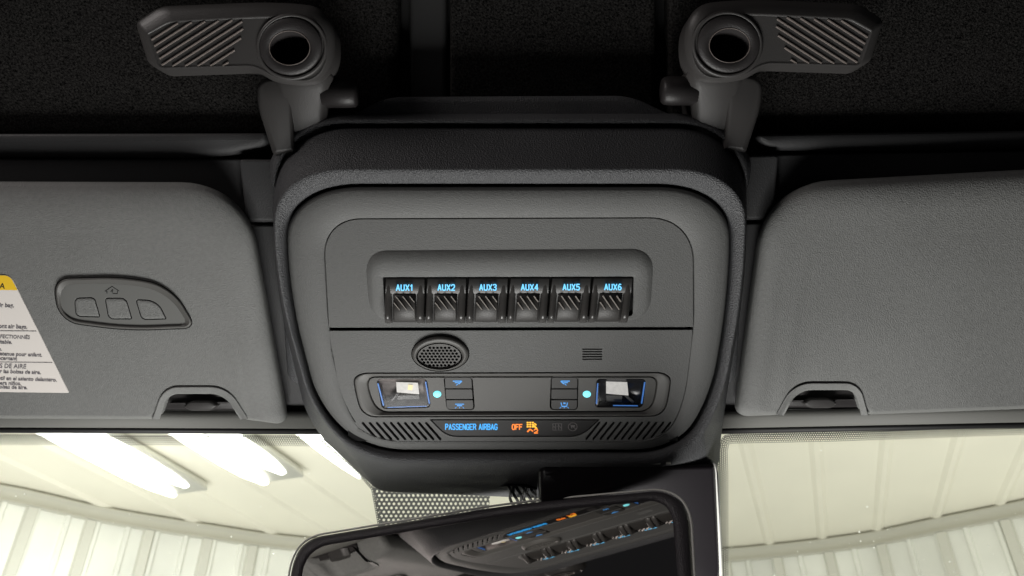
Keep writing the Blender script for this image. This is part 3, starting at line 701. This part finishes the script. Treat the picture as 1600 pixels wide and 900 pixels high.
for p, q in (((164, 455), (175, 447.5)), ((175, 447.5), (186, 455)), ((167, 455), (167, 458.5)), ((183.5, 455), (183, 459)), ((176, 458.5), (183, 459)), ((173, 456), (176, 452)), ((176, 452), (175.5, 457)), ((164, 455), (167, 455.4))):
    b.bar(p, q, 1.3, W1 - .4, W1 + .3)
b.build('house_symbol', 'inkdark', vl)

# warning label on the driver visor
LBL = [(-260, 429, 4), (16, 430, 10), (108, 614, 3), (-260, 609, 4)]
lab = plate('warning_label', [lp(LBL, 0, 6)], VW + 1.2, 1.6, 'label', vl, bev=.2, label='white warning label with yellow band')
b = MB(); yb = 453.5; a = b.add([P(x, y, VW + 1.5) for x, y in lp([(-259.5, 429.4, 4), (15.6, 430.4, 10), (27.2, yb, .6), (-259.5, yb - 3, .6)], 0, 6)]); b.face(a, True); b.build('yellow_band', 'yellow', lab)
WL = VW + 1.5
def tl(s, right, y, h, bold=0.0, m='ink', wd=None): text(s, 0, y, wd, h, WL, m, lab, right=right, bold=bold, slant=.08, th=.25, rot=.03)
tl('WARNING / AVERTISSEMENT / ADVERTENCIA', 8, 443, 9, .01, 'inkdark')
tl('Never use a child seat where there is an air bag.', 22, 474.5, 6.6, .02)
tl('Never place a rear-facing seat in front air bags.', 43, 508, 6.6, .02)
tl('AVEC COUSSINS GONFLABLES AVANT PERFECTIONNÉS', 47, 523.5, 7.2, .01)
tl('Un enfant peut subir une blessure grave evitable.', 19, 532, 6.0, .02)
tl('Le siège arrière est la place la plus sûre.', 3, 543, 6.0, .02)
tl('Toujours utiliser les ceintures et une retenue pour enfant.', 66, 551.5, 6.0, .02)
tl('Lire le guide pour tous les points qui vous concernant', 27, 557.5, 6.0, .02)
tl('SISTEMA AVANZADO DE BOLSAS DE AIRE', 41, 570, 7, .01)
tl('Los niños pueden sufrir lesiones por las bolsas de aire.', 64, 579, 6.0, .02)
tl('Nunca ponga un asiento infantil en el asiento delantero.', 89, 590.5, 6.0, .02)
tl('El asiento de atrás es el mejor para niños.', 33, 597.0, 6.0, .02)
tl('Siempre lea el manual sobre las bolsas de aire.', 43, 603, 6.0, .02)
b = MB()
for x1, y in ((57, 517.5), (82, 566.5)): b.bar((-250, y - 3), (x1, y), .9, WL, WL + .25, WL)
b.build('rule_line', 'ink', lab)

# ------------------------------------------------------------------ roof latches
def latch(mx, dy, lab, sc=1.0):
    X = (lambda x: x) if not mx else (lambda x: 1592.5 - x)
    def q(c): 
        c = [(X(a), b_ + dy, t) for a, b_, t in c]
        return c[::-1] if mx else c
    r = root('roof_latch', lab, 'roof latch', P(X(470), 180 + dy, -30), group='roof panel latches')
    W = 46
    hx, hy = 456, 73
    # lever with broad chamfer
    OUT = q([(212, 36, 8), (250, 10, 14), (440, 2, 60), (524, 14, 52), (524, 128, 56), (440, 134, 40), (392, 104, 16), (250, 109, 8), (232, 100, 10)])
    INN = q([(229, 52, 4), (264, 33, 7), (440, 24, 60), (512, 30, 44), (511, 124, 50), (442, 128, 36), (398, 103, 14), (253, 107, 5), (246, 102, 5)])
    a_, c_ = lp(OUT, 0, 10), lp(INN, 0, 10)
    b = MB(); b.loft([ring(a_, W - 48, W - 14), ring(a_, W - 16), ring(lerp_loop(a_, c_, .08), W - 12), ring(lerp_loop(a_, c_, .5), W - 5), ring(lerp_loop(a_, c_, .95), W - 1), ring(c_, W - .6), ring(lerp_loop(c_, lp(INN, 3, 10), 1), W - 2.6)])
    b.build('lever', 'latch', r)
    plate('lever_face', [lp(INN, 2.5, 10), ell(X(452.5), hy + 2 + dy, 33, 28, 48)], W - 2.4, 4, 'latch', r, bev=.3)
    # ribs on the lever face
    b = MB()
    tip = [(233, 55), (266, 36), (392, 29), (383, 46), (381, 60), (386, 102), (253, 103)]
    def cconv(p, q_, poly):
        t0, t1 = 0.0, 1.0; dx, dy = q_[0] - p[0], q_[1] - p[1]
        for i_ in range(len(poly)):
            ax, ay = poly[i_]; bx_, by_ = poly[(i_ + 1) % len(poly)]; nx, ny = -(by_ - ay), bx_ - ax
            num = (p[0] - ax) * nx + (p[1] - ay) * ny; den = dx * nx + dy * ny
            if abs(den) < 1e-9: continue
            t = -num / den
            if den > 0: t0 = max(t0, t)
            else: t1 = min(t1, t)
        return None if t1 - t0 < .03 else ((p[0] + dx * t0, p[1] + dy * t0), (p[0] + dx * t1, p[1] + dy * t1))
    for k in range(-4, 8):
        x = 254 + 19.4 * k; cc = cconv((x - 16, 110.2), (x + 134, 14.2), tip)
        if cc:
            (xa, ya), (xb, yb) = cc
            b.bar((X(xa), ya + dy), (X(xb), yb + dy), 3.2, W - 4, W - .4, W, .4)
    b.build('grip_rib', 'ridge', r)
    # hub ring and bore
    b = MB(); hc = X(hx)
    b.loft([ring(ell(hc, hy + dy, 56, 53, 64), W - 40, W), ring(ell(hc, hy + dy, 56, 53, 64), W - 2), ring(ell(hc, hy + dy, 55, 52, 64), W + 1), ring(ell(hc, hy + dy, 52, 48, 64), W + 2), ring(ell(hc, hy + dy, 50.5, 46.5, 64), W + .2), ring(ell(hc, hy + dy, 49.5, 45.5, 64), W - 2)])
    b.build('hub_collar', 'latch', r)
    b = MB(); bc = X(452.5); by = hy + 2 + dy
    b.loft([ring(ell(X(454), hy - .5 + dy, 49, 45, 64), W - 4, W), ring(ell(X(454), hy - .5 + dy, 49, 45, 64), W + .6), ring(ell(X(454), hy - .5 + dy, 47.5, 43.5, 64), W + 2.2), ring(ell(bc, by, 33, 28, 64), W + 2.6), ring(ell(bc, by, 31.5, 26.6, 64), W + 1.4), ring(ell(bc, by, 31, 26, 64), W - 34, W)], )
    b.build('pivot_disc', 'latchdark', r)
    b = MB(); b.loft([ring(ell(bc, by, 34, 29, 48), W - 33, W)], cap1=True); b.tube([P(bc - 2, by - 12, W - 33), P(bc - 2, by - 12, W - 24)], 6 * S, 14); b.build('bore_floor', 'gap', r)
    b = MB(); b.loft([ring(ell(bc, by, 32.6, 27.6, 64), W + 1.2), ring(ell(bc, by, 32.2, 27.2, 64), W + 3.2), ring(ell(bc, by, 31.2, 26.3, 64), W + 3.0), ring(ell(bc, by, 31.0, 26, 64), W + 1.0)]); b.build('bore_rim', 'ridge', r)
    # neck down to the clevis
    b = MB(); rs = []
    for y, xa, xb, w in ((110, 424, 518, 24), (118, 424, 517, 26), (140, 426, 512, 22), (165, 428, 510, 18), (200, 434, 512, 10), (232, 438, 520, -4), (250, 440, 524, -22)):
        xs = [xa, xa + 2, xa + (xb - xa) * .2, xa + (xb - xa) * .5, xa + (xb - xa) * .8, xb - 2, xb]
        ws = [-50, w - 7, w - 1.5, w, w - 1.5, w - 7, -50]
        rs.append([P(X(x), y + dy, ww_, w) for x, ww_ in zip(xs, ws)])
    b.loft(rs, closed=True, cap0=True, cap1=True); b.build('neck', 'latch', r)
    # outer flange and pin
    fl = q([(401, 126, 16), (446, 116, 12), (456, 150, 10), (462, 238, 4), (427, 242, 5), (402, 165, 20)])
    b = MB(); b.loft([ring(lp(fl), -50, 8), ring(lp(fl), 8), ring(lp(fl, 1), 13), ring(lp(fl, 3), 16.5), ring(lp(fl, 7), 18.5)], cap1=True); b.build('clevis_flange', 'latch', r)
    b = MB(); b.tube([P(X(505), 146 + dy, -4), P(X(546), 146 + dy, -4), P(X(555), 146 + dy, -4), P(X(559), 146 + dy, -4)], [20 * S, 20 * S, 19 * S, 16 * S], 24); b.build('clevis_pin', 'latchdark', r)
    b = MB(); b.loft([ring(lp(q([(452, 190, 8), (524, 182, 8), (534, 262, 8), (446, 262, 8)])), -60, -30), ring(lp(q([(452, 190, 8), (524, 182, 8), (534, 262, 8), (446, 262, 8)])), -28)], cap1=True); b.build('mount_plate', 'latchdark', r)
    return r
latch(False, 0, 'dark ribbed roof latch lever pointing left, above left side of console')
latch(True, -4, 'dark ribbed roof latch lever pointing right, above right side of console')

# ------------------------------------------------------------------ rear view mirror
MA0, MB0, MY0 = 43, -22, 1350
MA, MBETA = math.radians(MA0), math.radians(MB0)
MN = (math.sin(MBETA) * math.cos(MA) * RGT - math.cos(MBETA) * math.cos(MA) * FWD + math.sin(MA) * UP).normalized()
MP0 = pic((770 - 800) / 1256 * MY0, MY0, (450 - 850) / 1256 * MY0)
def MPt(px, py, off=0.0):
    d = (px - 800) / 1256 * RGT + FWD + (450 - py) / 1256 * UP
    t = (MP0 - CAM).dot(MN) / d.dot(MN)
    return CAM + d * t + MN * off * S
mr = root('rear_view_mirror', 'rear view mirror in black frame reflecting the console switches', 'rear view mirror', MPt(780, 850))
MO = [(436, 1060, 40), (455, 872, 26), (480, 839, 24), (800, 786, 60), (1040, 764, 24), (1076, 790, 34), (1092, 1060, 40)]
MI = [(462, 1050, 30), (473, 880, 18), (496, 854, 18), (800, 803, 60), (1026, 781, 14), (1050, 798, 24), (1070, 1050, 30)]
mo, mi = lp(MO, 0, 12), lp(MI, 0, 12)
def mring(loop, off): return [MPt(x, y, off) for x, y in loop]
b = MB(); b.loft([mring(lerp_loop(mo, mi, .6), -26), mring(lerp_loop(mo, mi, .1), -22), mring(lerp_loop(mo, mi, 0.0), -6), mring(lerp_loop(mo, mi, .12), 0), mring(lerp_loop(mo, mi, .35), 3), mring(lerp_loop(mo, mi, .7), 3), mring(lerp_loop(mo, mi, .95), 1), mring(mi, -1.5)], cap0=True)
b.build('frame', 'mirrorframe', mr)
b = MB(); a = b.add(mring(mi, -1)); b.face(a, True); b.build('mirror_glass', 'mirror', mr)
b = MB(); eb = mring(lp(MO, -2.6, 12), -4); k0 = min(range(len(eb)), key=lambda i_: (eb[i_] - MPt(436, 1040)).length); eb = eb[k0:] + eb[:k0]
b.tube(eb + eb[:1], 1.9 * S, 8, cap=False); b.build('backlit_rim', 'paleedge', mr)  # pale tube that puts the backlight on the frame edge into colour

# ------------------------------------------------------------------ sensor housing behind the mirror
sh = root('sensor_housing', 'glossy black box fixed to the windscreen behind the mirror', 'sensor housing', P(980, 800, -40))
SH = [(840, 726, 14), (1120, 724, 5), (1130, 900, 20), (1100, 960, 20), (850, 960, 20)]
b = MB(); W = 60
b.loft([ring(lp(SH), -110, W), ring(lp(SH), W - 14), ring(lp(SH, 1.5), W - 7), ring(lp(SH, 5), W - 2), ring(lp(SH, 10), W)], cap1=True); b.build('housing', 'sensor', sh)
b = MB(); b.box(842, 736, 1112, 727, W - 4, W + .6)
b.loft([[P(x, y, w) for x, y in ((1113, 724), (1119, 726), (1129, 880), (1123, 884))] for w in (W - 30, W + 1)], True, False, True)
b2 = MB(); b2.loft([[P(x, y, w, W) for x, y in ((1116, 726), (1119, 725), (1123, 745), (1129, 910), (1125, 910), (1119, 740))] for w in (-40, W + 1)], True, True, True); b2.build('pale_edge', 'paleedge', sh)  # pale strip down the right side of the box
t = MB(); t.loft([ring(lp([(850, 737, 5), (874, 733, 5), (876, 739, 5), (852, 744, 4)]), W + .2), ring(lp([(853, 738, 4), (872, 735, 4), (873, 738, 4), (855, 742, 3)]), W + 1.5)], cap1=True); t.build('moulded_tab', 'sensor', sh)
for x0, x1 in ((982, 996), (1006, 1032), (1041, 1048)):
    t = MB(); t.box(x0, 722, x1, 725.5, W - 8, W + 1); t.build('pale_glint', 'pale', sh)  # bright glints put in as pale blocks along the box top
# side clip of the console at the passenger side
t = MB(); t.loft([ring(lp([(1108, 696, 4), (1126, 690, 4), (1124, 722, 3), (1108, 724, 3)]), -50, 0), ring(lp([(1108, 696, 4), (1126, 690, 4), (1124, 722, 3), (1108, 724, 3)]), -2), ring(lp([(1108, 696, 4), (1126, 690, 4), (1124, 722, 3), (1108, 724, 3)], 1.5), 0)], cap1=True); t.build('side_clip', 'shell', con)

# ------------------------------------------------------------------ cable behind the mirror
b = MB()
for i in range(6):
    pts = []
    for k in range(14):
        u = k / 13; a = u * 9 + i * 2.1
        pts.append(P(794 + i * 7.2 + u * 10 + 2 * math.sin(a), 759 + u * 40, 26 + 4 * math.cos(a) - u * 10))
    b.tube(pts, 2.6 * S, 7)
b.tube([P(781, 760, 18), P(795, 757, 26), P(818, 758, 28), P(838, 764, 24)], 3.0 * S, 8)
o = b.build('cable_bundle', 'cable'); tag(o, 'black braided cables beneath the console beside sensor housing', 'cables')

# ------------------------------------------------------------------ the garage outside (world space)
HC = 3.6
def ray(px, py): return ((px - 800) / 1256 * RGT + FWD + (450 - py) / 1256 * UP)
def on_z(px, py, z):
    d = ray(px, py); t = (z - CAM.z) / d.z; return CAM + d * t
bd = [(-700, 640), (-420, 690), (-200, 724), (0, 757), (60, 769), (150, 790), (240, 806), (330, 820), (440, 836), (600, 850), (800, 860), (1000, 862), (1130, 857), (1210, 850), (1290, 841), (1371, 829), (1463, 809), (1553, 791), (1600, 781), (1800, 738), (2200, 660)]
base = [on_z(x, y, HC) for x, y in bd]
b = MB(); a = b.add([(-14, -1.0, HC), (14, -1.0, HC), (14, 14, HC), (-14, 14, HC)]); b.face(a, True)
dirv = Vector((math.sin(math.radians(18.7)), math.cos(math.radians(18.7)), 0)); perp = Vector((dirv.y, -dirv.x, 0))
p0 = on_z(1371, 828, HC); step = (on_z(1463, 809, HC) - p0).dot(perp)
ce = b.build('garage_ceiling', 'ceiling', origin=(0, 5, HC)); tag(ce, 'cream ribbed metal ceiling of the garage beyond the windscreen', 'ceiling', kind='structure')
b = MB()
for k in range(-14, 9):
    c = p0 + perp * step * k
    for sgn in (1,):
        q0, q1 = c - dirv * 9, c + dirv * 6
        h = 0.018; ww = 0.05
        idx = [b.add([q + perp * ww * .9, q + perp * ww * .3 - Vector((0, 0, h)), q - perp * ww * .3 - Vector((0, 0, h)), q - perp * ww * .9]) for q in (q0, q1)]
        for i in range(3): b.face((idx[0][i], idx[1][i], idx[1][i + 1], idx[0][i + 1]), True)
rb = b.build('ceiling_ribs', 'ceiling', ce)
# wall
wl = root('garage_wall', 'white ribbed metal garage wall under grey trim beyond the windscreen', 'wall', (0, 6, 0), kind='structure')
def dense(pts, n=6):
    out = []
    for i in range(len(pts) - 1):
        p_ = pts[max(i - 1, 0)]; a_ = pts[i]; c_ = pts[i + 1]; d_ = pts[min(i + 2, len(pts) - 1)]
        for k in range(n):
            u = k / n; out.append(0.5 * ((2 * a_) + (-p_ + c_) * u + (2 * p_ - 5 * a_ + 4 * c_ - d_) * u * u + (-p_ + 3 * a_ - 3 * c_ + d_) * u ** 3))
    out.append(pts[-1]); return out
dn = dense(base)
def outn(i):
    t = dn[min(i + 1, len(dn) - 1)] - dn[max(i - 1, 0)]; t.z = 0; t.normalize(); return Vector((t.y, -t.x, 0))   # towards the car
# resample along length, low corrugation
L = [0.0]
for p, q in zip(dn, dn[1:]): L.append(L[-1] + (q - p).length)
def atlen(s):
    for i in range(len(dn) - 1):
        if L[i + 1] >= s: u = (s - L[i]) / (L[i + 1] - L[i]); return dn[i].lerp(dn[i + 1], u), outn(i).lerp(outn(i + 1), u).normalized()
    return dn[-1], outn(len(dn) - 1)
def len_at(px):
    best = min(range(len(dn)), key=lambda i: abs(800 + 1256 * (dn[i] - CAM).dot(RGT) / (dn[i] - CAM).dot(FWD) - px)); return L[best]
b = MB(); rs = []; s = 0.0
while s < L[-1]:
    for ds, off in ((0, 0), (.05, 0), (.056, .02), (.085, .02), (.091, 0)):
        p, n_ = atlen(s + ds); p = p + n_ * off; rs.append([Vector((p.x, p.y, HC - .002)), Vector((p.x, p.y, 0))])
    s += .21
b.loft(rs, closed=False); b.build('wall_sheet', 'wall', wl)
for f in wl.children[0].data.polygons: f.use_smooth = False
# trim beam along the top of the wall
b = MB(); rs = []
for i, p in enumerate(dn):
    n_ = outn(i); rs.append([p + n_ * o_ + Vector((0, 0, z)) for o_, z in ((0.0, -.01), (.05, -.012), (.05, -.03), (.03, -.04), (.03, -.10), (.04, -.115), (.0, -.12))])
b.loft(rs, closed=False); b.build('top_trim', 'beam', wl)
# battens
bx = [-330, -240, -160, -75, 8, 60, 150, 236, 325, 408, 490, 575, 1130, 1211, 1293, 1378, 1466, 1558, 1650, 1745]
for px in bx:
    s = len_at(px); p, n_ = atlen(s); t = Vector((-n_.y, n_.x, 0)); m = MB()
    m.loft([[p + t * u + n_ * o_ + Vector((0, 0, z)) for u, o_ in ((-.045, 0), (-.03, .035), (.03, .035), (.045, 0))] for z in (-.12, -HC + .01)], closed=False)
    for i in range(len(m.f)): m.flat.add(i)
    m.build('batten', 'batten', wl)
# strip lamps under the ceiling
LZ = HC - .10
def strip(pa, pb, far, lab):
    r = None
    A, B = on_z(*pa, LZ), on_z(*pb, LZ)
    F = on_z(*far, LZ)
    wdt = (B - A).dot(perp)
    mid = (A + B) / 2; ln = (F - mid).dot(dirv)
    c0 = mid - dirv * 2.0; c1 = mid + dirv * (ln - .0)
    r = root('ceiling_light', lab, 'ceiling light', (c0 + c1) / 2, group='strip lights under the garage ceiling')
    w2 = abs(wdt) / 2
    m = MB(); rs = []
    for q in (c0, c1): rs.append([q + perp * u + Vector((0, 0, z)) for u, z in ((-w2 * .8, .09), (-w2 * .9, .03), (w2 * .9, .03), (w2 * .8, .09))])
    m.loft(rs, True, True, True); m.build('housing', 'lampbody', r)
    for u0, u1, e in ((-w2 * .92, -w2 * .1, .0), (w2 * .1, w2 * .92, .12)):
        m = MB(); rs = []
        um, ur = (u0 + u1) / 2, (u1 - u0) / 2
        for q, sc_ in ((c0, 1), (c1 - dirv * (.42 + e), 1), (c1 - dirv * (.2 + e), .82), (c1 - dirv * (.01 + e), .35)):
            rs.append([q + perp * (um + ur * sc_ * math.cos(a_)) + Vector((0, 0, .02 - ur * sc_ * .5 * math.sin(a_))) for a_ in [math.pi * k / 8 for k in range(9)]])
        m.loft(rs, True, True, True); m.build('tube', 'tube', r)
strip((64, 684), (170, 684), (252, 782), 'bright strip light behind the windscreen, nearest the left edge')
strip((266, 684), (380, 684), (400, 762), 'bright strip light behind the windscreen, middle of the three')
strip((462, 684), (520, 690), (572, 750), 'bright strip light behind the windscreen, beside the console')
